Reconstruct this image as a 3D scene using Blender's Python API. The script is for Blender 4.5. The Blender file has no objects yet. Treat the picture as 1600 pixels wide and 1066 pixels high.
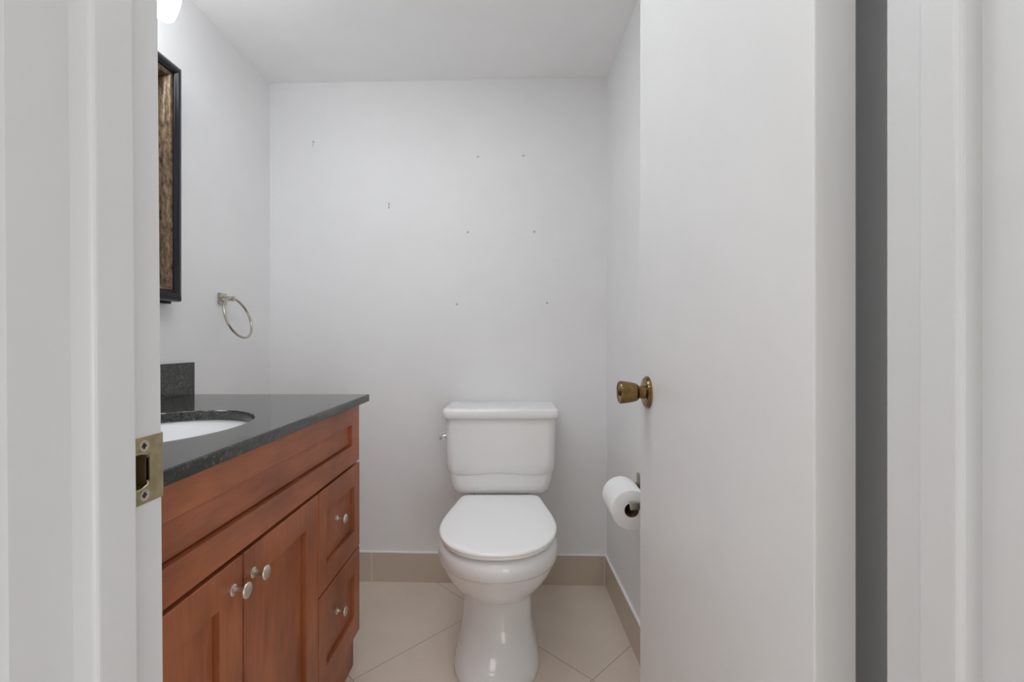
import bpy, bmesh, math, random
from mathutils import Vector, Matrix

# ------------------------------------------------------------------ camera, light, exposure
sc = bpy.context.scene
EYE = 1.0065
cd = bpy.data.cameras.new('camera')
cam = bpy.data.objects.new('camera', cd)
sc.collection.objects.link(cam)
cd.sensor_fit = 'HORIZONTAL'
cd.sensor_width = 36.0
cd.lens = 36.0 * 720.0 / 1600.0
cd.clip_start = 0.02
cam.location = (0, 0, EYE)
cam.rotation_euler = (math.radians(90), 0, 0)
sc.camera = cam

sc.view_settings.view_transform = 'Standard'
sc.view_settings.look = 'None'
sc.view_settings.exposure = -0.03
sc.view_settings.gamma = 1.0
sc.view_settings.use_curve_mapping = False
sc.cycles.max_bounces = 16
sc.cycles.diffuse_bounces = 10
sc.cycles.glossy_bounces = 6

w = bpy.data.worlds.new('world')
sc.world = w
w.use_nodes = True
w.node_tree.nodes['Background'].inputs[0].default_value = (0.9, 0.95, 1, 1)
w.node_tree.nodes['Background'].inputs[1].default_value = 0.0

def area_light(name, loc, size, power, rot=(0, 0, 0), col=(1, 1, 1)):
    l = bpy.data.lights.new(name, 'AREA')
    l.shape = 'RECTANGLE'
    l.size, l.size_y = size
    l.energy = power
    l.color = col
    o = bpy.data.objects.new(name, l)
    o.location = loc
    o.rotation_euler = rot
    sc.collection.objects.link(o)
    return o

HALL_POWER = 9.0
CEILING_POWER = 5.0
REAR_FILL_POWER = 13.5
SHADE_STRENGTH = 9.0
area_light('hall_top_fill', (-0.75, -0.1, 2.38), (1.2, 0.5), HALL_POWER, col=(0.94, 0.975, 1))  # fill light added over the hall to brighten the jambs, no fixture
area_light('hall_rear_fill', (1.0, -1.65, 0.75), (1.0, 1.2), REAR_FILL_POWER, rot=(math.radians(85), 0, math.radians(24)), col=(0.91, 0.96, 1))  # added fill without a window, lifts vanity front, left floor and pedestal
area_light('bathroom_top_fill', (-0.3, 0.9, 2.085), (0.6, 0.5), CEILING_POWER, col=(0.94, 0.975, 1))  # unseen fill added below the ceiling to brighten floor and upward faces

# ------------------------------------------------------------------ helpers
COL = sc.collection

def tag(o, label=None, cat=None, group=None, kind=None):
    if label: o['label'] = label
    if cat: o['category'] = cat
    if group: o['group'] = group
    if kind: o['kind'] = kind
    return o

def empty(name, loc, label, cat, group=None):
    o = bpy.data.objects.new(name, None)
    o.empty_display_size = 0.05
    o.location = loc
    COL.objects.link(o)
    return tag(o, label, cat, group)

def obj(name, bm, mat, parent=None, smooth=False, angle=None, kind=None):
    """mesh object from a bmesh built in world space"""
    bmesh.ops.recalc_face_normals(bm, faces=bm.faces)
    me = bpy.data.meshes.new(name)
    if angle is not None:
        for e in bm.edges:
            e.smooth = not (len(e.link_faces) == 2 and e.calc_face_angle(0) > math.radians(angle))
    for f in bm.faces:
        f.smooth = smooth or angle is not None
    bm.to_mesh(me)
    bm.free()
    o = bpy.data.objects.new(name, me)
    me.materials.append(mat)
    COL.objects.link(o)
    if parent is not None:
        o.parent = parent
        loc = Vector((0, 0, 0))
        p = parent
        while p is not None:
            loc += p.location
            p = p.parent
        # geometry was written in world space: shift the mesh into the parent's space
        me.transform(Matrix.Translation(-loc))
    if kind: o['kind'] = kind
    return o

def NB():
    return bmesh.new()

def box(bm, x0, x1, y0, y1, z0, z1, bevel=0.0, seg=2):
    vs = [bm.verts.new((x, y, z)) for x in (x0, x1) for y in (y0, y1) for z in (z0, z1)]
    fs = [(0, 1, 3, 2), (4, 6, 7, 5), (0, 4, 5, 1), (2, 3, 7, 6), (0, 2, 6, 4), (1, 5, 7, 3)]
    faces = [bm.faces.new([vs[i] for i in f]) for f in fs]
    if bevel > 0:
        es = list({e for f in faces for e in f.edges})
        bmesh.ops.bevel(bm, geom=es, offset=bevel, segments=seg, affect='EDGES', profile=0.5)
    return vs

def loft(bm, rings, cap0=True, cap1=True, closed=True):
    rv = [[bm.verts.new(p) for p in r] for r in rings]
    n = len(rv[0])
    for a, b in zip(rv[:-1], rv[1:]):
        for i in range(n if closed else n - 1):
            j = (i + 1) % n
            bm.faces.new((a[i], a[j], b[j], b[i]))
    if cap0: bm.faces.new(rv[0][::-1])
    if cap1: bm.faces.new(rv[-1])
    return rv

def lathe(bm, prof, origin, axis, n=48, cap0=True, cap1=True):
    """prof: (distance along axis, radius)"""
    axis = Vector(axis).normalized()
    u = axis.orthogonal().normalized()
    v = axis.cross(u)
    o = Vector(origin)
    rings = []
    for d, r in prof:
        rings.append([o + axis * d + (u * math.cos(2 * math.pi * i / n) + v * math.sin(2 * math.pi * i / n)) * r
                      for i in range(n)])
    loft(bm, rings, cap0, cap1)

def tube(bm, pts, r, n=16, closed=False):
    rings = []
    m = len(pts)
    pts = [Vector(p) for p in pts]
    nrm = None
    for i, p in enumerate(pts):
        if closed:
            t = (pts[(i + 1) % m] - pts[i - 1]).normalized()
        else:
            t = (pts[min(i + 1, m - 1)] - pts[max(i - 1, 0)]).normalized()
        if nrm is None:
            nrm = t.orthogonal().normalized()
        nrm = (nrm - t * nrm.dot(t)).normalized()
        b = t.cross(nrm)
        rings.append([p + (nrm * math.cos(2 * math.pi * k / n) + b * math.sin(2 * math.pi * k / n)) * r
                      for k in range(n)])
    if closed:
        rings.append(rings[0])
        loft(bm, rings, False, False)
        bmesh.ops.remove_doubles(bm, verts=bm.verts, dist=1e-6)
    else:
        loft(bm, rings)

def rrect(cx, cy, hw, yf, yb, r, z, seg=8, zf=None):
    """rounded rectangle ring at height z (zf(u) gives a height per vertex)"""
    pts = []
    x0, x1 = cx - hw, cx + hw
    for (px, py, a0) in ((x1 - r, yb - r, 0), (x0 + r, yb - r, 90), (x0 + r, yf + r, 180), (x1 - r, yf + r, 270)):
        for k in range(seg + 1):
            a = math.radians(a0 + 90 * k / seg)
            pts.append((px + r * math.cos(a), py + r * math.sin(a)))
        if a0 == 180:      # points along the front edge
            for k in range(1, 24):
                pts.append((x0 + r + (x1 - x0 - 2 * r) * k / 24, yf))
    out = []
    for x, y in pts:
        out.append((x, y, z if zf is None else zf((x - cx) / hw)))
    return out

def egg(cx, a, yf, ym, yb, z, n=72, ef=2.0, eb=2.4):
    """egg ring: half ellipse to the front (small y), fuller curve to the back"""
    out = []
    for i in range(n):
        t = 2 * math.pi * i / n
        c, s = math.cos(t), math.sin(t)
        e = eb if s > 0 else ef
        x = math.copysign(abs(c) ** (2 / e), c)
        y = math.copysign(abs(s) ** (2 / e), s)
        out.append((cx + a * x, ym + (yb - ym) * y if s > 0 else ym + (ym - yf) * y, z))
    return out

# ------------------------------------------------------------------ materials
def mat(name, col, rough=0.5, metal=0.0, spec=0.5, coat=0.0):
    m = bpy.data.materials.new(name)
    m.use_nodes = True
    b = m.node_tree.nodes['Principled BSDF']
    b.inputs['Base Color'].default_value = (*col, 1)
    b.inputs['Roughness'].default_value = rough
    b.inputs['Metallic'].default_value = metal
    b.inputs['Specular IOR Level'].default_value = spec
    b.inputs['Coat Weight'].default_value = coat
    m['b'] = 1
    return m

def nodes(m):
    nt = m.node_tree
    return nt, nt.nodes, nt.links, nt.nodes['Principled BSDF']

def noise(m, scale, detail=3, stretch=(1, 1, 1), rough=0.5, rot=(0, 0, 0)):
    nt, N, L, b = nodes(m)
    g = N.new('ShaderNodeNewGeometry')
    mp = N.new('ShaderNodeMapping')
    mp.inputs['Scale'].default_value = stretch
    mp.inputs['Rotation'].default_value = rot
    L.new(g.outputs['Position'], mp.inputs['Vector'])
    t = N.new('ShaderNodeTexNoise')
    t.inputs['Scale'].default_value = scale
    t.inputs['Detail'].default_value = detail
    t.inputs['Roughness'].default_value = rough
    L.new(mp.outputs[0], t.inputs['Vector'])
    return t

def ramp(m, src, stops):
    nt, N, L, b = nodes(m)
    r = N.new('ShaderNodeValToRGB')
    el = r.color_ramp.elements
    while len(el) < len(stops):
        el.new(0.5)
    for e, (p, c) in zip(el, stops):
        e.position = p
        e.color = (*c, 1)
    L.new(src, r.inputs['Fac'])
    return r

def bump(m, src, strength, dist=0.001):
    nt, N, L, b = nodes(m)
    bn = N.new('ShaderNodeBump')
    bn.inputs['Strength'].default_value = strength
    bn.inputs['Distance'].default_value = dist
    L.new(src, bn.inputs['Height'])
    L.new(bn.outputs[0], b.inputs['Normal'])

def paint(name, col, rough, b=0.15):
    m = mat(name, col, rough)
    t = noise(m, 7, 4)
    r = ramp(m, t.outputs['Fac'], [(0.3, tuple(c * 0.985 for c in col)), (0.7, tuple(min(1, c * 1.01) for c in col))])
    nodes(m)[2].new(r.outputs[0], nodes(m)[3].inputs['Base Color'])
    t2 = noise(m, 160, 2)
    bump(m, t2.outputs['Fac'], b, 0.0006)
    return m

M_wall = paint('wall_paint', (0.83, 0.83, 0.835), 0.55)
M_ceil = paint('ceiling_paint', (0.92, 0.92, 0.92), 0.7)
M_door = paint('door_paint', (0.79, 0.79, 0.79), 0.38, 0.05)
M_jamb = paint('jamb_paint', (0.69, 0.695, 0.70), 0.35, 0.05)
M_hallw = paint('hall_paint', (0.86, 0.86, 0.86), 0.6)
M_caulk = mat('white_caulk', (0.88, 0.88, 0.88), 0.5)
M_porc = mat('porcelain', (0.86, 0.86, 0.86), 0.12, coat=0.2)
M_seat = mat('seat_plastic', (0.95, 0.95, 0.95), 0.2)
M_sink = mat('sink_china', (0.95, 0.95, 0.96), 0.12)
M_paper = mat('tissue', (0.93, 0.93, 0.93), 0.9, spec=0.1)
M_core = mat('cardboard', (0.22, 0.15, 0.09), 0.9, spec=0.1)
M_dark = mat('dark_hole', (0.03, 0.03, 0.03), 0.8)
M_mark = mat('nail_hole_grey', (0.48, 0.48, 0.48), 0.8)
M_nickel = mat('brushed_nickel', (0.50, 0.47, 0.40), 0.2, 1.0)
M_chrome = mat('chrome', (0.75, 0.75, 0.75), 0.12, 1.0)
M_knob = mat('satin_knob', (0.72, 0.66, 0.55), 0.35, 1.0)
M_glass = mat('mirror_glass', (0.9, 0.9, 0.9), 0.02, 1.0)
M_black = mat('black_lacquer', (0.012, 0.012, 0.017), 0.16, spec=0.35)
M_blackb = mat('black_backing', (0.012, 0.012, 0.012), 0.6)

M_brass = mat('antique_brass', (0.22, 0.14, 0.055), 0.2, 1.0)
t = noise(M_brass, 60, 4)
r = ramp(M_brass, t.outputs['Fac'], [(0.35, (0.17, 0.105, 0.04)), (0.7, (0.29, 0.19, 0.08))])
nodes(M_brass)[2].new(r.outputs[0], nodes(M_brass)[3].inputs['Base Color'])

M_strike = mat('dull_brass', (0.36, 0.29, 0.16), 0.38, 0.9)
t = noise(M_strike, 90, 4)
r = ramp(M_strike, t.outputs['Fac'], [(0.3, (0.36, 0.295, 0.17)), (0.7, (0.54, 0.46, 0.29))])
nodes(M_strike)[2].new(r.outputs[0], nodes(M_strike)[3].inputs['Base Color'])
M_screw = mat('screw_steel', (0.62, 0.58, 0.48), 0.35, 0.9)

# bronze mottled moulding of the mirror
M_bronze = mat('bronze_leaf', (0.12, 0.075, 0.04), 0.30, 0.5, coat=0.3)
t = noise(M_bronze, 130, 5, (1, 1, 0.35), 0.65)
r = ramp(M_bronze, t.outputs['Fac'], [(0.32, (0.02, 0.012, 0.006)), (0.46, (0.11, 0.068, 0.034)), (0.60, (0.21, 0.14, 0.08)), (0.8, (0.36, 0.24, 0.12))])
nodes(M_bronze)[2].new(r.outputs[0], nodes(M_bronze)[3].inputs['Base Color'])
bump(M_bronze, t.outputs['Fac'], 0.25, 0.0006)

# cherry stained wood
def wood(name, vertical):
    m = mat(name, (0.16, 0.055, 0.03), 0.36, spec=0.42)
    nt, N, L, b = nodes(m)
    st = (1, 1, 0.12) if vertical else (1, 0.12, 1)
    grain = noise(m, 80, 6, st, 0.7)
    blot = noise(m, 9, 4, (1, 1, 0.5) if vertical else (1, 0.5, 1), 0.55)
    r1 = ramp(m, blot.outputs['Fac'], [(0.3, (0.240, 0.072, 0.029)), (0.5, (0.350, 0.108, 0.043)), (0.70, (0.45, 0.148, 0.060))])
    r2 = ramp(m, grain.outputs['Fac'], [(0.35, (0.80, 0.78, 0.76)), (0.6, (1.0, 1.0, 1.0))])
    mx = N.new('ShaderNodeMix')
    mx.data_type = 'RGBA'
    mx.blend_type = 'MULTIPLY'
    mx.inputs[0].default_value = 0.8
    L.new(r1.outputs[0], mx.inputs[6])
    L.new(r2.outputs[0], mx.inputs[7])
    L.new(mx.outputs[2], b.inputs['Base Color'])
    bump(m, grain.outputs['Fac'], 0.08, 0.0006)
    return m
M_woodv = wood('cherry_upright', True)
M_woodh = wood('cherry_level', False)
M_woodin = mat('cabinet_inside', (0.07, 0.025, 0.013), 0.6)

# speckled dark granite
M_gran = mat('granite', (0.02, 0.022, 0.02), 0.12, spec=0.8)
nt, N, L, b = nodes(M_gran)
t1 = noise(M_gran, 165, 4, rough=0.7)
t2 = noise(M_gran, 38, 4, rough=0.7)
r1 = ramp(M_gran, t1.outputs['Fac'], [(0.38, (0.010, 0.011, 0.010)), (0.55, (0.030, 0.033, 0.028)), (0.64, (0.095, 0.092, 0.062)), (0.74, (0.38, 0.33, 0.19))])
r2 = ramp(M_gran, t2.outputs['Fac'], [(0.35, (0.55, 0.56, 0.55)), (0.65, (1.25, 1.28, 1.2))])
mx = N.new('ShaderNodeMix'); mx.data_type = 'RGBA'; mx.blend_type = 'MULTIPLY'; mx.inputs[0].default_value = 1.0
L.new(r1.outputs[0], mx.inputs[6]); L.new(r2.outputs[0], mx.inputs[7])
L.new(mx.outputs[2], b.inputs['Base Color'])

# floor tiles set on the diagonal, with thin grout lines
TILE = (0.76, 0.665, 0.57)
def tile_mat(name, TILE):
    m = mat(name, TILE, 0.32)
    nt, N, L, b = nodes(m)
    n1 = noise(m, 3.5, 5, rough=0.6)
    r1 = ramp(m, n1.outputs['Fac'], [(0.3, tuple(c * 0.93 for c in TILE)), (0.7, tuple(c * 1.06 for c in TILE))])
    return m, r1
M_floor, fr = tile_mat('floor_tile', TILE)
nt, N, L, b = nodes(M_floor)
g = N.new('ShaderNodeNewGeometry')
sx = N.new('ShaderNodeSeparateXYZ')
L.new(g.outputs['Position'], sx.inputs[0])
PITCH = 0.712
def mathn(op, a, bb=None):
    n = N.new('ShaderNodeMath'); n.operation = op
    for i, v in enumerate((a, bb)):
        if v is None: continue
        if isinstance(v, (int, float)): n.inputs[i].default_value = v
        else: L.new(v, n.inputs[i])
    return n.outputs[0]
def line(sig, off):
    a = mathn('SUBTRACT', sig, off)
    a = mathn('DIVIDE', a, PITCH)
    f = mathn('FRACT', a)
    f2 = mathn('SUBTRACT', 1.0, f)
    d = mathn('MINIMUM', f, f2)
    return mathn('LESS_THAN', d, 0.0019)
la = line(mathn('ADD', sx.outputs[0], sx.outputs[1]), 1.606 - PITCH * 8)
lb = line(mathn('SUBTRACT', sx.outputs[0], sx.outputs[1]), -1.841 - PITCH * 8)
lm = mathn('MAXIMUM', la, lb)
mx = N.new('ShaderNodeMix'); mx.data_type = 'RGBA'
L.new(lm, mx.inputs[0])
L.new(fr.outputs[0], mx.inputs[6])
mx.inputs[7].default_value = (0.26, 0.215, 0.175, 1)
L.new(mx.outputs[2], b.inputs['Base Color'])
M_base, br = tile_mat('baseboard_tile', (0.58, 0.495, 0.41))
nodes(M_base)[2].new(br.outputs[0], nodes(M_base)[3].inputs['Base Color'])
M_grout = mat('pale_grout', (0.80, 0.76, 0.70), 0.8)

# glowing frosted glass
M_shade = bpy.data.materials.new('frosted_glass_lit')
M_shade.use_nodes = True
b = M_shade.node_tree.nodes['Principled BSDF']
b.inputs['Base Color'].default_value = (0.9, 0.9, 0.9, 1)
b.inputs['Roughness'].default_value = 0.3
b.inputs['Emission Color'].default_value = (0.95, 0.98, 1, 1)
b.inputs['Emission Strength'].default_value = SHADE_STRENGTH

# ------------------------------------------------------------------ room shell
XL = -1.024
BL = (XL, 1.951)             # back left corner
BR = (0.391, 1.902)          # back right corner
FR = (0.432, 0.415)          # front right corner
CEIL = 2.096
HF, HB = 0.289, 0.415        # door wall: hall face and bathroom face
HALL = 1.6

def prism(bm, poly, z0, z1):
    loft(bm, [[(x, y, z0) for x, y in poly], [(x, y, z1) for x, y in poly]])

bm = NB(); box(bm, -HALL, HALL, -1.9, 2.2, -0.08, 0.0)
obj('floor', bm, M_floor, kind='structure')
bm = NB(); box(bm, XL - 0.12, 0.56, HB - 0.001, 2.1, CEIL, CEIL + 0.08)
obj('ceiling', bm, M_ceil, kind='structure')
bm = NB(); prism(bm, [(XL - 0.12, HB - 0.06), (XL, HB - 0.06), (XL, BL[1] + 0.0), (XL - 0.12, BL[1] + 0.0)], 0, CEIL)
obj('wall_left', bm, M_wall, kind='structure')
bm = NB(); prism(bm, [(XL - 0.12, BL[1] + 0.004), BL, BR, (0.55, BR[1] - 0.0055), (0.55, 2.1), (XL - 0.12, 2.1)], 0, CEIL)
wall_back = obj('wall_back', bm, M_wall, kind='structure')
bm = NB(); prism(bm, [(FR[0], HB - 0.06), (0.55, HB - 0.06), (0.55, BR[1] - 0.0055), BR], 0, CEIL)
obj('wall_right', bm, M_wall, kind='structure')

# the wall with the doorway
JL, JR = -0.317, 0.338
DOOR_TOP = 2.035
bm = NB()
box(bm, -HALL, JL - 0.02, HF, HB, 0, 2.4)
box(bm, JR + 0.02, HALL, HF, HB, 0, 2.4)
box(bm, JL - 0.02, JR + 0.02, HF, HB, DOOR_TOP + 0.02, 2.4)
obj('wall_front', bm, M_wall, kind='structure')

# hall around the viewer
bm = NB(); box(bm, -HALL - 0.1, -HALL, -1.9, HF, 0, 2.4); obj('wall_hall_left', bm, M_hallw, kind='structure')
bm = NB(); box(bm, HALL, HALL + 0.1, -1.9, HF, 0, 2.4); obj('wall_hall_right', bm, M_hallw, kind='structure')
bm = NB(); box(bm, -HALL - 0.1, HALL + 0.1, -2.0, -1.9, 0, 2.4); obj('wall_hall_rear', bm, M_hallw, kind='structure')
bm = NB(); box(bm, -HALL - 0.1, HALL + 0.1, -2.0, HB, 2.4, 2.48); obj('ceiling_hall', bm, M_ceil, kind='structure')

# baseboards: cut floor tiles with a bead of caulk on top
BH = 0.121
def baseboard(name, p, q, joints, th=0.008):
    p, q = Vector(p), Vector(q)
    d = (q - p); L_ = d.length; d.normalize()
    n = Vector((-d.y, d.x))             # into the room (left of travel)
    bm = NB()
    prev = 0.0
    for j in list(joints) + [L_]:
        a, bq = p + d * (prev + 0.0015), p + d * (j - 0.0015)
        a = p if prev == 0 else a
        bq = q if j == L_ else bq
        prism(bm, [tuple(a), tuple(bq), tuple(bq + n * th), tuple(a + n * th)], 0, BH)
        prev = j
    o = obj(name, bm, M_base, kind='structure')
    bm = NB()
    for j in joints:
        a, bq = p + d * (j - 0.0015), p + d * (j + 0.0015)
        prism(bm, [tuple(a), tuple(bq), tuple(bq + n * (th - 0.0008)), tuple(a + n * (th - 0.0008))], 0.0, BH - 0.0005)
    if joints:
        tag(obj('grout_joint', bm, M_grout, o), 'pale grout between the skirting tiles')
    bm = NB()
    prism(bm, [tuple(p), tuple(q), tuple(q + n * (th + 0.001)), tuple(p + n * (th + 0.001))], BH, BH + 0.004)
    tag(obj('caulk_line', bm, M_caulk, o), 'white bead of caulk')
    return o
# travelling so that the room is on the left
baseboard('baseboard_back', BR, BL, [0.0105, 0.488, 0.978])
baseboard('baseboard_right', (FR[0] - 0.0, HB + 0.01), (BR[0], BR[1] - 0.009), [0.5, 1.0])
baseboard('baseboard_left', (XL, BL[1] - 0.009), (XL, 1.44), [])

# nail holes left in the back wall
def back_y(x):
    return BL[1] + (BR[1] - BL[1]) * (x - BL[0]) / (BR[0] - BL[0])
def on_back(px, py):
    # point of the back wall seen at a pixel
    u, v = (px - 800) / 720, (533 - py) / 720
    k = (BR[1] - BL[1]) / (BR[0] - BL[0])
    y = (BL[1] - k * BL[0]) / (1 - k * u)
    return Vector((u * y, y, EYE + v * y))
for px, py, rw, rh in ((490, 222, 1.6, 2.2), (489, 227, 0.7, 3.0), (608, 319, 1.5, 2.0), (607.5, 324, 1.3, 2.6),
                       (747, 245, 2.2, 1.2), (818, 243.5, 2.6, 1.3), (731, 363, 2.0, 1.8), (835, 362, 1.9, 1.8),
                       (714, 475.5, 1.8, 1.7), (855, 473.5, 1.8, 1.7)):
    c = on_back(px, py)
    bm = NB()
    lathe(bm, [(0, 1.0), (0.0006, 0.8)], (0, 0, 0), (0, -1, 0), 12)
    for v in bm.verts:
        v.co = Vector((c.x + v.co.x * rw / 372, c.y + v.co.y + 0.0001, c.z + v.co.z * rh / 372))
    obj('nail_hole', bm, M_mark, wall_back)

# ------------------------------------------------------------------ door frame
def lean(bm):
    for v in bm.verts:
        v.co.x += 0.008 * (EYE - v.co.z)
SZ = 0.8955                      # height of latch and strike
bm = NB()
HOLE = (0.377, 0.4005, SZ - 0.0145, SZ + 0.0145)
for (y0, y1, z0, z1) in ((HF, HB, 0, HOLE[2]), (HF, HB, HOLE[3], DOOR_TOP),
                         (HF, HOLE[0], HOLE[2], HOLE[3]), (HOLE[1], HB, HOLE[2], HOLE[3])):
    box(bm, JL - 0.019, JL, y0, y1, z0, z1)
box(bm, JL - 0.015, JL + 0.017, 0.331, 0.369, 0, DOOR_TOP - 0.017, 0.004, 4)
lean(bm)
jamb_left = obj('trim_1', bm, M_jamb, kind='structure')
bm = NB()
box(bm, JR, JR + 0.019, HF, HB, 0, DOOR_TOP)
box(bm, JR - 0.017, JR + 0.015, 0.331, 0.366, 0, DOOR_TOP - 0.017, 0.005, 4)
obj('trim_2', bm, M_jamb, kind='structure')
bm = NB()
box(bm, JL - 0.019, JR + 0.019, HF, HB, DOOR_TOP, DOOR_TOP + 0.019)
box(bm, JL - 0.001, JR + 0.001, 0.331, 0.366, DOOR_TOP - 0.017, DOOR_TOP + 0.001)
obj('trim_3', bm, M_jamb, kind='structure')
# casings on the hall side and on the strike side of the bathroom
bm = NB(); box(bm, JL - 0.075, JL - 0.008, HF - 0.014, HF - 0.0005, 0, DOOR_TOP + 0.07, 0.003); obj('trim_4', bm, M_jamb, kind='structure')
bm = NB(); box(bm, JR + 0.008, JR + 0.075, HF - 0.014, HF - 0.0005, 0, DOOR_TOP + 0.07, 0.003); obj('trim_5', bm, M_jamb, kind='structure')

# strike plate let into the left jamb
bm = NB()
SX = JL + 0.0012
zp0, zp1 = SZ - 0.0285, SZ + 0.0285
box(bm, JL - 0.002, SX, 0.368, 0.4145, HOLE[3], zp1)
box(bm, JL - 0.002, SX, 0.368, 0.4145, zp0, HOLE[2])
box(bm, JL - 0.002, SX, HOLE[1], 0.4145, HOLE[2], HOLE[3])
# lip that curls round the arris
prof = [(SX - 0.0015, 0.4145), (SX, 0.4145), (SX - 0.0004, 0.4165), (SX - 0.0020, 0.4185), (SX - 0.0045, 0.4195),
        (SX - 0.0050, 0.4182), (SX - 0.0030, 0.4172), (SX - 0.0018, 0.4158)]
loft(bm, [[(x, y, z) for x, y in prof] for z in (zp0, zp1)])
# flared lips of the latch hole
for zc, s in ((HOLE[3], 1), (HOLE[2], -1)):
    tube(bm, [(SX - 0.0002, 0.374, zc + s * 0.0012), (SX + 0.0006, 0.390, zc + s * 0.0012), (SX - 0.0002, 0.3985, zc - s * 0.001),
              (SX - 0.002, 0.4005, zc - s * 0.004)], 0.0012, 8)
lean(bm)
strike = obj('strike_plate', bm, M_strike, jamb_left, angle=40)
tag(strike, 'worn brass strike plate')
bm = NB()
box(bm, JL - 0.0175, JL - 0.002, HOLE[0] + .0002, HOLE[1] - .0002, HOLE[2] + .0002, HOLE[3] - .0002)
# open pocket: drop the face that looks into the doorway
for f in [f for f in bm.faces if f.calc_center_median().x > JL - 0.003]:
    bm.faces.remove(f)
lean(bm)
M_pocket = mat('pocket_brass', (0.20, 0.14, 0.06), 0.5, 0.6)
obj('latch_pocket', bm, M_pocket, strike)
for zc in (0.9165, 0.8745):
    bm = NB()
    lathe(bm, [(0, 0.0052), (0.0008, 0.0050), (0.0010, 0.0036), (0.0003, 0.0026)], (SX - 0.0001, 0.3945, zc), (1, 0, 0), 24)
    lean(bm)
    s = obj('screw', bm, M_screw, strike, angle=50)
    bm = NB()
    box(bm, SX + 0.0002, SX + 0.0006, 0.3945 - 0.0024, 0.3945 + 0.0024, zc - 0.0008, zc + 0.0008)
    box(bm, SX + 0.0002, SX + 0.0006, 0.3945 - 0.0008, 0.3945 + 0.0008, zc - 0.0024, zc + 0.0024)
    lean(bm)
    obj('screw_slot', bm, M_dark, s)

# ------------------------------------------------------------------ open door leaf with its knob
DX, DT = 0.299, 0.042
bm = NB(); box(bm, DX, DX + DT, 0.456, 1.076, 0.012, 2.03, 0.0015, 2)
door = obj('door_1', bm, M_door, kind='structure')
tag(door, 'white flush door standing open into the bathroom')
KY, KZ = 1.0145, 0.8937
bm = NB()
lathe(bm, [(-0.001, 0.0352), (0.003, 0.0352), (0.0045, 0.0345), (0.005, 0.0325), (0.0075, 0.0315), (0.0085, 0.029), (0.0085, 0.010)],
      (DX, KY, KZ), (-1, 0, 0), 56)
kn = obj('door_knob', bm, M_brass, door, angle=35)
tag(kn, 'antique brass door knob')
bm = NB()
lathe(bm, [(0.007, 0.0150), (0.009, 0.0142), (0.020, 0.0140), (0.0235, 0.0150)], (DX, KY, KZ), (-1, 0, 0), 40)
obj('knob_neck', bm, M_brass, kn, angle=35)
bm = NB()
lathe(bm, [(0.0230, 0.012), (0.0232, 0.0175), (0.0255, 0.0195), (0.032, 0.0213), (0.042, 0.0232), (0.052, 0.0246), (0.0585, 0.0252),
           (0.0615, 0.0250), (0.0632, 0.0240), (0.0635, 0.0225), (0.0620, 0.0208), (0.0612, 0.018), (0.0612, 0.006)],
      (DX, KY, KZ), (-1, 0, 0), 56)
obj('knob_grip', bm, M_brass, kn, angle=35)
bm = NB()
lathe(bm, [(0.060, 0.0085), (0.0635, 0.0085), (0.0645, 0.0075)], (DX, KY, KZ), (-1, 0, 0), 32)
box(bm, DX - 0.0675, DX - 0.064, KY - 0.0020, KY + 0.0020, KZ - 0.0065, KZ + 0.0065, 0.0008)
obj('turn_button', bm, M_brass, kn, angle=35)
# rose on the other face
bm = NB()
lathe(bm, [(-0.001, 0.0352), (0.003, 0.0352), (0.005, 0.0325), (0.0085, 0.029), (0.0085, 0.014), (0.02, 0.014), (0.021, 0.020), (0.034, 0.024), (0.036, 0.022)],
      (DX + DT, KY, KZ), (1, 0, 0), 40)
kb = obj('door_knob', bm, M_brass, door, angle=35)
bm = NB(); box(bm, DX + 0.009, DX + 0.033, 1.0745, 1.0772, KZ - 0.028, KZ + 0.028)
obj('latch_plate', bm, M_brass, door)

# ------------------------------------------------------------------ vanity cabinet
VX = -0.4737                     # front of the doors
VB = VX - 0.020                  # front of the carcass
VY0, VY1 = 0.500, 1.432
CT0, CT1 = 0.8165, 0.8385        # countertop underside and top
van = empty('vanity_cabinet', (-0.75, 0.966, 0), 'cherry stained bathroom vanity cabinet with two doors and two drawers', 'cabinet')
bm = NB()
box(bm, XL + 0.002, VB, VY1 - 0.018, VY1, 0, CT0)
box(bm, XL + 0.002, VB, VY0, VY0 + 0.018, 0, CT0)
box(bm, XL + 0.002, VB, VY0 + .018, VY1 - .018, 0.10, 0.115)
box(bm, XL + 0.002, XL + 0.008, VY0 + .018, VY1 - .018, 0.115, CT0)
obj('side_panels', bm, M_woodv, van)
Y_D, Y_M = 1.129, 0.814
Z_A, Z_1, Z_2 = 0.635, 0.372, 0.113
bm = NB()
fx0 = VB - 0.018
for (y0, y1, z0, z1) in ((VY0 + .018, VY1 - .018, 0.775, CT0), (VY0 + .018, VY1 - .018, 0.61, 0.66),
                         (Y_D - 0.02, Y_D + 0.02, 0.115, 0.61), (Y_D + .02, VY1 - .018, Z_1 - 0.02, Z_1 + 0.02),
                         (VY0 + .018, VY1 - .018, 0.0, 0.135),
                         (VY0 + .018, VY0 + 0.04, 0.135, 0.61), (VY1 - 0.04, VY1 - 0.018, 0.135, 0.61)):
    box(bm, fx0, VB - 0.0002, y0, y1, z0, z1)
# thin dust panels behind the drawer and door fronts
box(bm, fx0 - 0.006, fx0, VY0 + .018, VY1 - .018, 0.1, CT0 - .001)
obj('face_frame', bm, M_woodv, van)

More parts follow.
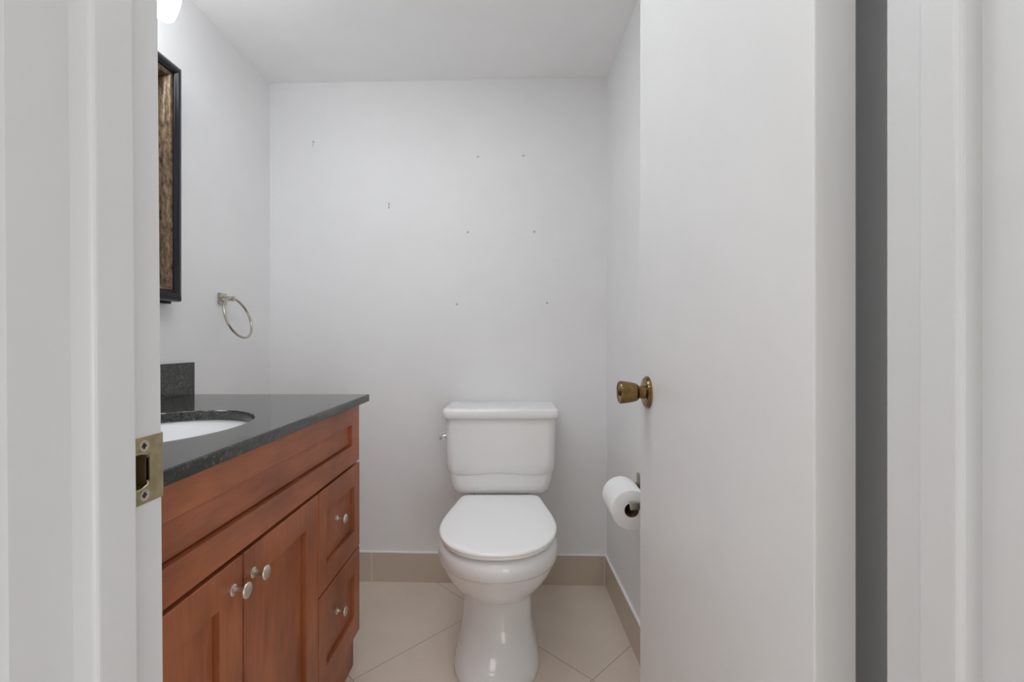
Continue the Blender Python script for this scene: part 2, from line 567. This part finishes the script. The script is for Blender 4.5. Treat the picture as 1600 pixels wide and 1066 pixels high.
def shaker(y0, y1, z0, z1, rail=0.062, stile=0.062, depth=0.0100, near=None):
    """a recessed-panel front facing +X"""
    bm = NB()
    c = 0.0015
    xb = VB + 0.0003
    def ring(a, bq, x):      # inset a on y (tuple ok), bq on z
        return [(x, y0 + a, z0 + bq), (x, y1 - a, z0 + bq), (x, y1 - a, z1 - bq), (x, y0 + a, z1 - bq)]
    loft(bm, [ring(0, 0, xb), ring(0, 0, VX - c), ring(c, c, VX), ring(stile - 0.0006, rail - 0.0006, VX),
              ring(stile, rail, VX - 0.0008), ring(stile + 0.0004, rail + 0.0004, VX - depth - 0.0055), ring(stile + 0.0032, rail + 0.0032, VX - depth - 0.0055),
              ring(stile + 0.0034, rail + 0.0034, VX - depth - 0.0004), ring(stile + 0.0040, rail + 0.0040, VX - depth)], True, True)
    return bm

G = 0.0025
def front(name, y0, y1, z0, z1, m, stile=0.062, rail=0.062):
    return obj(name, shaker(y0, y1, z0, z1, rail, stile), m, van)
front('false_front', VY0, VY1 - 0.003, Z_A + 0.004, CT0 - 0.003, M_woodh, 0.062, 0.056)
d_far = front('door', Y_M + G, Y_D - G, Z_2, Z_A - 0.004, M_woodv, 0.066)
d_near = front('door', VY0, Y_M - G, Z_2, Z_A - 0.004, M_woodv, 0.064)
w_top = front('drawer', Y_D + G, VY1, Z_1 + G, Z_A - 0.004, M_woodv, 0.047, 0.060)
w_low = front('drawer', Y_D + G, VY1, Z_2, Z_1 - G, M_woodv, 0.047, 0.062)

def knob(parent, y, z, x0, r=0.0135):
    k = r / 0.0135
    bm = NB()
    lathe(bm, [(-0.001, 0.0098 * k), (0.002, 0.0098 * k), (0.0032, 0.0085 * k), (0.0042, 0.0058 * k), (0.008, 0.0048 * k), (0.015, 0.0046 * k),
               (0.0195, 0.0060 * k), (0.0215, 0.0105 * k), (0.0228, 0.0130 * k), (0.0242, r), (0.0258, 0.0132 * k), (0.0272, 0.0115 * k), (0.0282, 0.006 * k)],
          (x0, y, z), (1, 0, 0), 40)
    return tag(obj('knob', bm, M_knob, parent, angle=40), 'satin nickel mushroom knob')
knob(d_far, 0.842, 0.5835, VX)
knob(d_near, 0.7815, 0.5835, VX)
knob(w_top, 1.268, 0.5175, VX - 0.0095, 0.0128)
knob(w_low, 1.268, 0.263, VX - 0.0095, 0.0128)

# ------------------------------------------------------------------ granite worktop, backsplash, sink
CX0, CX1, CY0, CY1 = XL + 0.001, -0.4513, 0.478, 1.457
EXC, EYC, EXR, EYR = -0.712, 0.902, 0.170, 0.214
bm = NB()
angs = [2 * math.pi * i / 96 for i in range(96)]
for cx_, cy_ in ((CX0, CY0), (CX1, CY0), (CX1, CY1), (CX0, CY1)):
    angs.append(math.atan2((cy_ - EYC) / EYR, (cx_ - EXC) / EXR) % (2 * math.pi))
angs = sorted(set(round(a, 6) for a in angs))
def hole(a, s, z):
    return (EXC + EXR * s * math.cos(a), EYC + EYR * s * math.sin(a), z)
def rim(a, ins, z):
    dx, dy = EXR * math.cos(a), EYR * math.sin(a)
    k = 1e9
    if dx > 1e-9: k = min(k, (CX1 - EXC) / dx)
    if dx < -1e-9: k = min(k, (CX0 - EXC) / dx)
    if dy > 1e-9: k = min(k, (CY1 - EYC) / dy)
    if dy < -1e-9: k = min(k, (CY0 - EYC) / dy)
    x, y = EXC + dx * k, EYC + dy * k
    return (min(max(x, CX0 + ins), CX1 - ins), min(max(y, CY0 + ins), CY1 - ins), z)
rings = [[hole(a, 1, CT0) for a in angs], [hole(a, 1, CT1 - 0.002) for a in angs], [hole(a, 1.01, CT1) for a in angs],
         [rim(a, 0.002, CT1) for a in angs], [rim(a, 0, CT1 - 0.002) for a in angs], [rim(a, 0, CT0 + 0.001) for a in angs],
         [rim(a, 0.001, CT0) for a in angs], [hole(a, 1, CT0) for a in angs]]
loft(bm, rings, False, False)
bmesh.ops.remove_doubles(bm, verts=bm.verts, dist=1e-6)
top = obj('countertop', bm, M_gran, angle=30)
tag(top, 'black speckled granite countertop with an oval sink cutout on the cherry vanity', 'countertop')
bm = NB(); box(bm, XL + 0.001, XL + 0.021, CY0, CY1, CT1, 0.9395, 0.001, 2)
obj('backsplash', bm, M_gran, top)
# sink basin
bm = NB()
prof = [(1.09, CT0 - 0.0005), (1.03, CT0 - 0.0005), (1.015, CT0 - 0.003), (0.99, CT0 - 0.02), (0.94, CT0 - 0.055), (0.84, CT0 - 0.09), (0.66, CT0 - 0.115),
        (0.42, CT0 - 0.128), (0.12, CT0 - 0.134)]
rin = [[hole(2 * math.pi * i / 80, s, z) for i in range(80)] for s, z in prof]
rout = [[hole(2 * math.pi * i / 80, s + 0.05, z - 0.012) for i in range(80)] for s, z in prof[::-1]]
loft(bm, rout[1:] + rin, True, True)
sink = obj('sink', bm, M_sink, angle=50)
tag(sink, 'white oval undermount sink set into the granite countertop', 'sink')
bm = NB()
lathe(bm, [(0, 0.021), (0.002, 0.020), (0.0025, 0.012)], (EXC, EYC, CT0 - 0.1345), (0, 0, 1), 32)
obj('drain', bm, M_chrome, sink, angle=40)

# ------------------------------------------------------------------ framed mirror on the left wall
MY0, MY1, MZ0, MZ1 = 0.78, 1.367, 1.122, 1.8125
mir = empty('mirror', (XL, (MY0 + MY1) / 2, MZ0), 'wall mirror in a black frame with mottled bronze inner moulding above the vanity', 'mirror')
XB = XL + 0.004
def frame_sides(prof):
    bm = NB()
    for side in range(4):
        ra, rb = [], []
        for wd, d in prof:
            x = XB + d
            c = [(x, MY0 + wd, MZ0 + wd), (x, MY1 - wd, MZ0 + wd), (x, MY1 - wd, MZ1 - wd), (x, MY0 + wd, MZ1 - wd)]
            ra.append(c[side]); rb.append(c[(side + 1) % 4])
        va = [bm.verts.new(p) for p in ra]
        vb = [bm.verts.new(p) for p in rb]
        n = len(va)
        for i in range(n):
            j = (i + 1) % n
            bm.faces.new((va[i], va[j], vb[j], vb[i]))
    return bm
obj('outer_frame', frame_sides([(0, 0), (0, .034), (.002, .040), (.007, .0445), (.013, .0475), (.0185, .0485), (.0225, .0475), (.025, .0445), (.0262, .0425), (.028, .0428), (.0295, .0410), (.0305, .0375), (.0305, 0)]),
    M_black, mir, angle=35)
obj('inner_moulding', frame_sides([(.0305, 0), (.0305, .0360), (.0325, .0372), (.0355, .0365), (.040, .0325), (.0440, .0265), (.0470, .0195), (.0495, .0125), (.0510, .006), (.055, .0035), (.055, 0)]),
    M_bronze, mir, angle=35)
bm = NB(); box(bm, XB - 0.002, XB + 0.003, MY0 + .05, MY1 - .05, MZ0 + .05, MZ1 - .05)
obj('glass', bm, M_glass, mir)
bm = NB(); box(bm, XL + 0.0005, XB + 0.016, MY0 + 0.04, MY1 - 0.010, MZ0 - 0.006, MZ0 + 0.02); box(bm, XL + 0.0005, XB, MY0 + 0.02, MY1 - 0.02, MZ0 + 0.02, MZ1 - 0.02)
obj('backing_board', bm, M_blackb, mir)

# ------------------------------------------------------------------ vanity light over the mirror
LX = -0.905
lit = empty('vanity_light', (XL, 1.0, 1.96), 'wall light bar with frosted white glass shades above the framed mirror', 'light')
bm = NB(); box(bm, XL + 0.001, XL + 0.026, 0.72, 1.28, 1.945, 2.02, 0.006, 3)
obj('back_plate', bm, M_nickel, lit, angle=40)
for y in (0.8, 1.0, 1.2):
    bm = NB()
    lathe(bm, [(0.0, 0.0032), (0, 0.0128), (0.0015, 0.0176), (0.005, 0.021), (0.012, 0.0236), (0.03, 0.0296), (0.05, 0.0344), (0.075, 0.0384), (0.105, 0.0408), (0.112, 0.0408), (0.112, 0.038), (0.075, 0.0355), (0.05, 0.0315), (0.03, 0.0267), (0.012, 0.0207), (0.004, 0.018), (0.0025, 0.012), (0.002, 0.003)],
          (LX, y, 1.845), (0, 0, 1), 48)
    obj('glass_shade', bm, M_shade, lit, angle=60)
    bm = NB()
    tube(bm, [(LX + 0.0412 * math.cos(2 * math.pi * i / 40), y + 0.0412 * math.sin(2 * math.pi * i / 40), 1.940) for i in range(40)], 0.003, 8, closed=True)
    tube(bm, [(LX - 0.042, y, 1.940), (LX - 0.058, y, 1.941), (LX - 0.076, y, 1.95), (LX - 0.085, y, 1.965), (XL + 0.02, y, 1.985)], 0.006, 12)
    obj('arm', bm, M_nickel, lit, angle=50)

# ------------------------------------------------------------------ towel ring
TY, TZ = 1.622, 1.155
tr = empty('towel_ring', (XL, TY, TZ), 'brushed nickel towel ring on a square plate on the left wall', 'towel ring')
bm = NB(); box(bm, XL + 0.0003, XL + 0.009, TY - 0.020, TY + 0.020, TZ - 0.020, TZ + 0.020, 0.0015)
obj('wall_plate', bm, M_nickel, tr, angle=40)
bm = NB(); box(bm, XL + 0.008, XL + 0.046, TY - 0.008, TY + 0.008, TZ - 0.008, TZ + 0.008, 0.001)
obj('post', bm, M_nickel, tr, angle=40)
bm = NB()
RR, TH = 0.0730, math.radians(18)
c = Vector((XL + 0.038 + RR * math.sin(TH), TY, TZ + 0.002 - RR * math.cos(TH)))
u = Vector((0, 1, 0)); v = Vector((-math.sin(TH), 0, math.cos(TH)))
tube(bm, [c + u * RR * math.cos(2 * math.pi * i / 72) + v * RR * math.sin(2 * math.pi * i / 72) for i in range(72)], 0.0042, 14, closed=True)
obj('ring', bm, M_nickel, tr, smooth=True)

# ------------------------------------------------------------------ toilet
TX = -0.042
toi = empty('toilet', (TX, 1.6, 0), 'white two-piece toilet with closed lid against the back wall', 'toilet')
bm = NB()
rows = [  # z, cx, a, yf, ym, yb
    (0.000, -.048, 0.1315, 1.318, 1.470, 1.790), (0.004, -.048, 0.1335, 1.313, 1.468, 1.792), (0.022, -.048, 0.1325, 1.316, 1.468, 1.792), (0.042, -.048, 0.1260, 1.338, 1.470, 1.785),
    (0.066, -.048, 0.1190, 1.368, 1.475, 1.780), (0.095, -.048, 0.1125, 1.388, 1.480, 1.775), (0.130, -.048, 0.1085, 1.400, 1.485, 1.770), (0.165, -.047, 0.1085, 1.405, 1.490, 1.770),
    (0.192, -.047, 0.1085, 1.408, 1.490, 1.775), (0.207, -.046, 0.1090, 1.402, 1.488, 1.780), (0.217, -.046, 0.1110, 1.385, 1.482, 1.782), (0.228, -.045, 0.1150, 1.358, 1.472, 1.785), (0.252, -.044, 0.1290, 1.322, 1.455, 1.795), (0.282, -.043, 0.1440, 1.288, 1.435, 1.810),
    (0.315, -.042, 0.1590, 1.260, 1.420, 1.825), (0.345, -.042, 0.1705, 1.240, 1.408, 1.845), (0.356, -.042, 0.1738, 1.233, 1.405, 1.850), (0.3605, -.042, 0.1765, 1.225, 1.402, 1.855),
    (0.368, -.042, 0.1785, 1.216, 1.400, 1.860), (0.382, -.042, 0.1795, 1.211, 1.400, 1.860), (0.398, -.042, 0.1790, 1.211, 1.400, 1.860), (0.408, -.042, 0.1765, 1.215, 1.400, 1.860), (0.4155, -.042, 0.1715, 1.222, 1.400, 1.857), (0.4190, -.042, 0.164, 1.231, 1.400, 1.850)]
loft(bm, [egg(cx, a, yf, ym, yb, z, ef=2.0 + 0.7 * max(0, 1 - z / 0.12)) for z, cx, a, yf, ym, yb in rows])
obj('bowl', bm, M_porc, toi, angle=60)

# seat and lid share one outline (half widths along the depth)
prof_l = [(1.2115, 0.0), (1.213, 0.028), (1.219, 0.056), (1.231, 0.085), (1.250, 0.112), (1.276, 0.136), (1.310, 0.1560), (1.350, 0.1700), (1.395, 0.1775), (1.440, 0.1780), (1.490, 0.1730), (1.545, 0.1640),
          (1.600, 0.1540), (1.645, 0.1465), (1.668, 0.141), (1.680, 0.132), (1.685, 0.118)]
def cat(p, n=6):
    out = []
    for i in range(len(p) - 1):
        p0, p1, p2, p3 = (Vector(p[max(i - 1, 0)]), Vector(p[i]), Vector(p[i + 1]), Vector(p[min(i + 2, len(p) - 1)]))
        if i == 0: p0 = Vector((p[1][0], -p[1][1]))
        for k in range(n):
            t = k / n
            out.append(0.5 * ((2 * p1) + (-p0 + p2) * t + (2 * p0 - 5 * p1 + 4 * p2 - p3) * t * t + (-p0 + 3 * p1 - 3 * p2 + p3) * t ** 3))
    out.append(Vector(p[-1]))
    return out
half = cat(prof_l)
outline = [(TX + q.y, q.x) for q in half] + [(TX - q.y, q.x) for q in half[:0:-1]]
OC = (TX, 1.46)
def ring_o(inset, z):
    # move the outline inwards by roughly `inset` metres
    out = []
    for x, y in outline:
        sx_ = 1 - inset / 0.178
        sy_ = 1 - inset / 0.24
        out.append((OC[0] + (x - OC[0]) * sx_, OC[1] + (y - OC[1]) * sy_, z))
    return out
bm = NB()
loft(bm, [ring_o(0.007, 0.4268), ring_o(0.0030, 0.4274), ring_o(0.0022, 0.4295), ring_o(0.0022, 0.4330), ring_o(0.004, 0.4350)])
obj('seat', bm, M_seat, toi, angle=50)
bm = NB()
loft(bm, [ring_o(0.003, 0.4352), ring_o(0.0006, 0.4360), ring_o(0.0, 0.4375), ring_o(0.0, 0.4405), ring_o(0.0012, 0.4430), ring_o(0.004, 0.4450), ring_o(0.010, 0.4462), ring_o(0.03, 0.4470), ring_o(0.09, 0.4478), ring_o(0.15, 0.448)])
obj('lid', bm, M_seat, toi, angle=50)
# hinge blocks behind the lid
for s in (-1, 1):
    bm = NB(); box(bm, TX + s * 0.075 - 0.018, TX + s * 0.075 + 0.018, 1.675, 1.694, 0.4200, 0.437, 0.004, 3)
    obj('hinge', bm, M_seat, toi, angle=50)

YB = 1.902
def wave(dz):
    return lambda q: 0.5225 - 0.035 * q * q + 0.044 * q ** 4 + dz
bm = NB()
trows = [rrect(TX, 0, 0.146, 1.712, YB - 0.006, 0.03, 0.4425), rrect(TX, 0, 0.162, 1.703, YB - 0.004, 0.03, 0.4440), rrect(TX, 0, 0.172, 1.697, YB - 0.002, 0.03, 0.4490), rrect(TX, 0, 0.179, 1.693, YB, 0.03, 0.459), rrect(TX, 0, 0.1845, 1.691, YB, 0.03, 0.475),
         rrect(TX, 0, 0.190, 1.690, YB, 0.03, 0.498),
         rrect(TX, 0, 0.1945, 1.6895, YB, 0.03, 0, zf=wave(-0.004)), rrect(TX, 0, 0.1950, 1.6890, YB, 0.03, 0, zf=wave(-0.0005)),
         rrect(TX, 0, 0.1975, 1.6865, YB, 0.03, 0, zf=wave(0.0008)), rrect(TX, 0, 0.1990, 1.6850, YB, 0.03, 0, zf=wave(0.0035)),
         rrect(TX, 0, 0.2000, 1.6845, YB, 0.03, 0.56), rrect(TX, 0, 0.2025, 1.683, YB, 0.03, 0.65), rrect(TX, 0, 0.2040, 1.682, YB, 0.03, 0.7215), ]
loft(bm, trows)
# spud foot that carries the tank on the bowl
loft(bm, [rrect(TX, 0, 0.10, 1.74, 1.84, 0.03, 0.4206), rrect(TX, 0, 0.10, 1.74, 1.84, 0.03, 0.4425)])
obj('tank', bm, M_porc, toi, angle=60)
bm = NB()
loft(bm, [rrect(TX, 0, 0.2055, 1.680, YB + .003, 0.03, 0.7220), rrect(TX, 0, 0.2120, 1.6735, YB + .005, 0.03, 0.7232), rrect(TX, 0, 0.2145, 1.671, YB + .006, 0.03, 0.7262), rrect(TX, 0, 0.2150, 1.6705, YB + .006, 0.03, 0.738),
          rrect(TX, 0, 0.2140, 1.6715, YB + .006, 0.03, 0.7490), rrect(TX, 0, 0.2115, 1.6740, YB + .004, 0.03, 0.7540), rrect(TX, 0, 0.2070, 1.678, YB + .001, 0.03, 0.7570), rrect(TX, 0, 0.200, 1.685, YB - .006, 0.03, 0.7585), rrect(TX, 0, 0.19, 1.695, YB - .016, 0.03, 0.7590)])
obj('tank_lid', bm, M_porc, toi, angle=60)
bm = NB()
lathe(bm, [(0, 0.013), (0.004, 0.013), (0.006, 0.010), (0.006, 0.006), (0.018, 0.006)], (TX - 0.2018, 1.735, 0.648), (-1, 0, 0), 24)
tube(bm, [(TX - 0.2195, 1.742, 0.648), (TX - 0.2205, 1.725, 0.648), (TX - 0.2205, 1.700, 0.6475)], 0.0052, 12)
obj('flush_lever', bm, M_chrome, toi, angle=50)

# ------------------------------------------------------------------ toilet paper and its holder on the right wall
def right_x(y):
    return FR[0] + (BR[0] - FR[0]) * (y - FR[1]) / (BR[1] - FR[1])
PX, PZ = 0.334, 0.534
PY0, PY1 = 1.285, 1.422
roll = empty('toilet_paper_roll', (PX, (PY0 + PY1) / 2, PZ - 0.056), 'white toilet paper roll on the wall holder beside the toilet', 'toilet paper')
RO, RI = 0.0555, 0.0205
bm = NB()
L_ = PY1 - PY0
rings = []
for d, rr in ((0, RI), (0, RO - 0.002), (0.0015, RO), (L_ - 0.0015, RO), (L_, RO - 0.002), (L_, RI)):
    rings.append([(PX + rr * math.cos(2 * math.pi * i / 64), PY0 + d, PZ + rr * math.sin(2 * math.pi * i / 64)) for i in range(64)])
rings.append(rings[0])
loft(bm, rings, False, False)
bmesh.ops.remove_doubles(bm, verts=bm.verts, dist=1e-6)
obj('paper', bm, M_paper, roll, angle=40)
bm = NB()
rings = []
for d, rr in ((0.0005, RI - 0.0002), (L_ - 0.0005, RI - 0.0002), (L_ - 0.0005, RI - 0.0014), (0.0005, RI - 0.0014)):
    rings.append([(PX + rr * math.cos(2 * math.pi * i / 48), PY0 + d, PZ + rr * math.sin(2 * math.pi * i / 48)) for i in range(48)])
rings.append(rings[0])
loft(bm, rings, False, False)
bmesh.ops.remove_doubles(bm, verts=bm.verts, dist=1e-6)
obj('cardboard_core', bm, M_core, roll, angle=40)

HZ = 0.5465
hol = empty('toilet_paper_holder', (right_x(1.35), 1.35, HZ), 'brushed nickel toilet paper holder with square posts on the right wall', 'paper holder')
for y in (1.268, 1.441):
    wx = right_x(y)
    bm = NB(); box(bm, wx - 0.009, wx - 0.0005, y - 0.0215, y + 0.0215, HZ - 0.0005, HZ + 0.043, 0.0012)
    obj('wall_plate', bm, M_nickel, hol, angle=40)
    bm = NB(); box(bm, PX - 0.010, wx - 0.008, y - 0.007, y + 0.007, HZ - 0.0035, HZ + 0.0165, 0.001)
    obj('post', bm, M_nickel, hol, angle=40)
bm = NB(); lathe(bm, [(0, 0.006), (0.155, 0.006)], (PX, 1.277, HZ + 0.0060), (0, 1, 0), 20)
obj('roller_bar', bm, M_nickel, hol, angle=40)
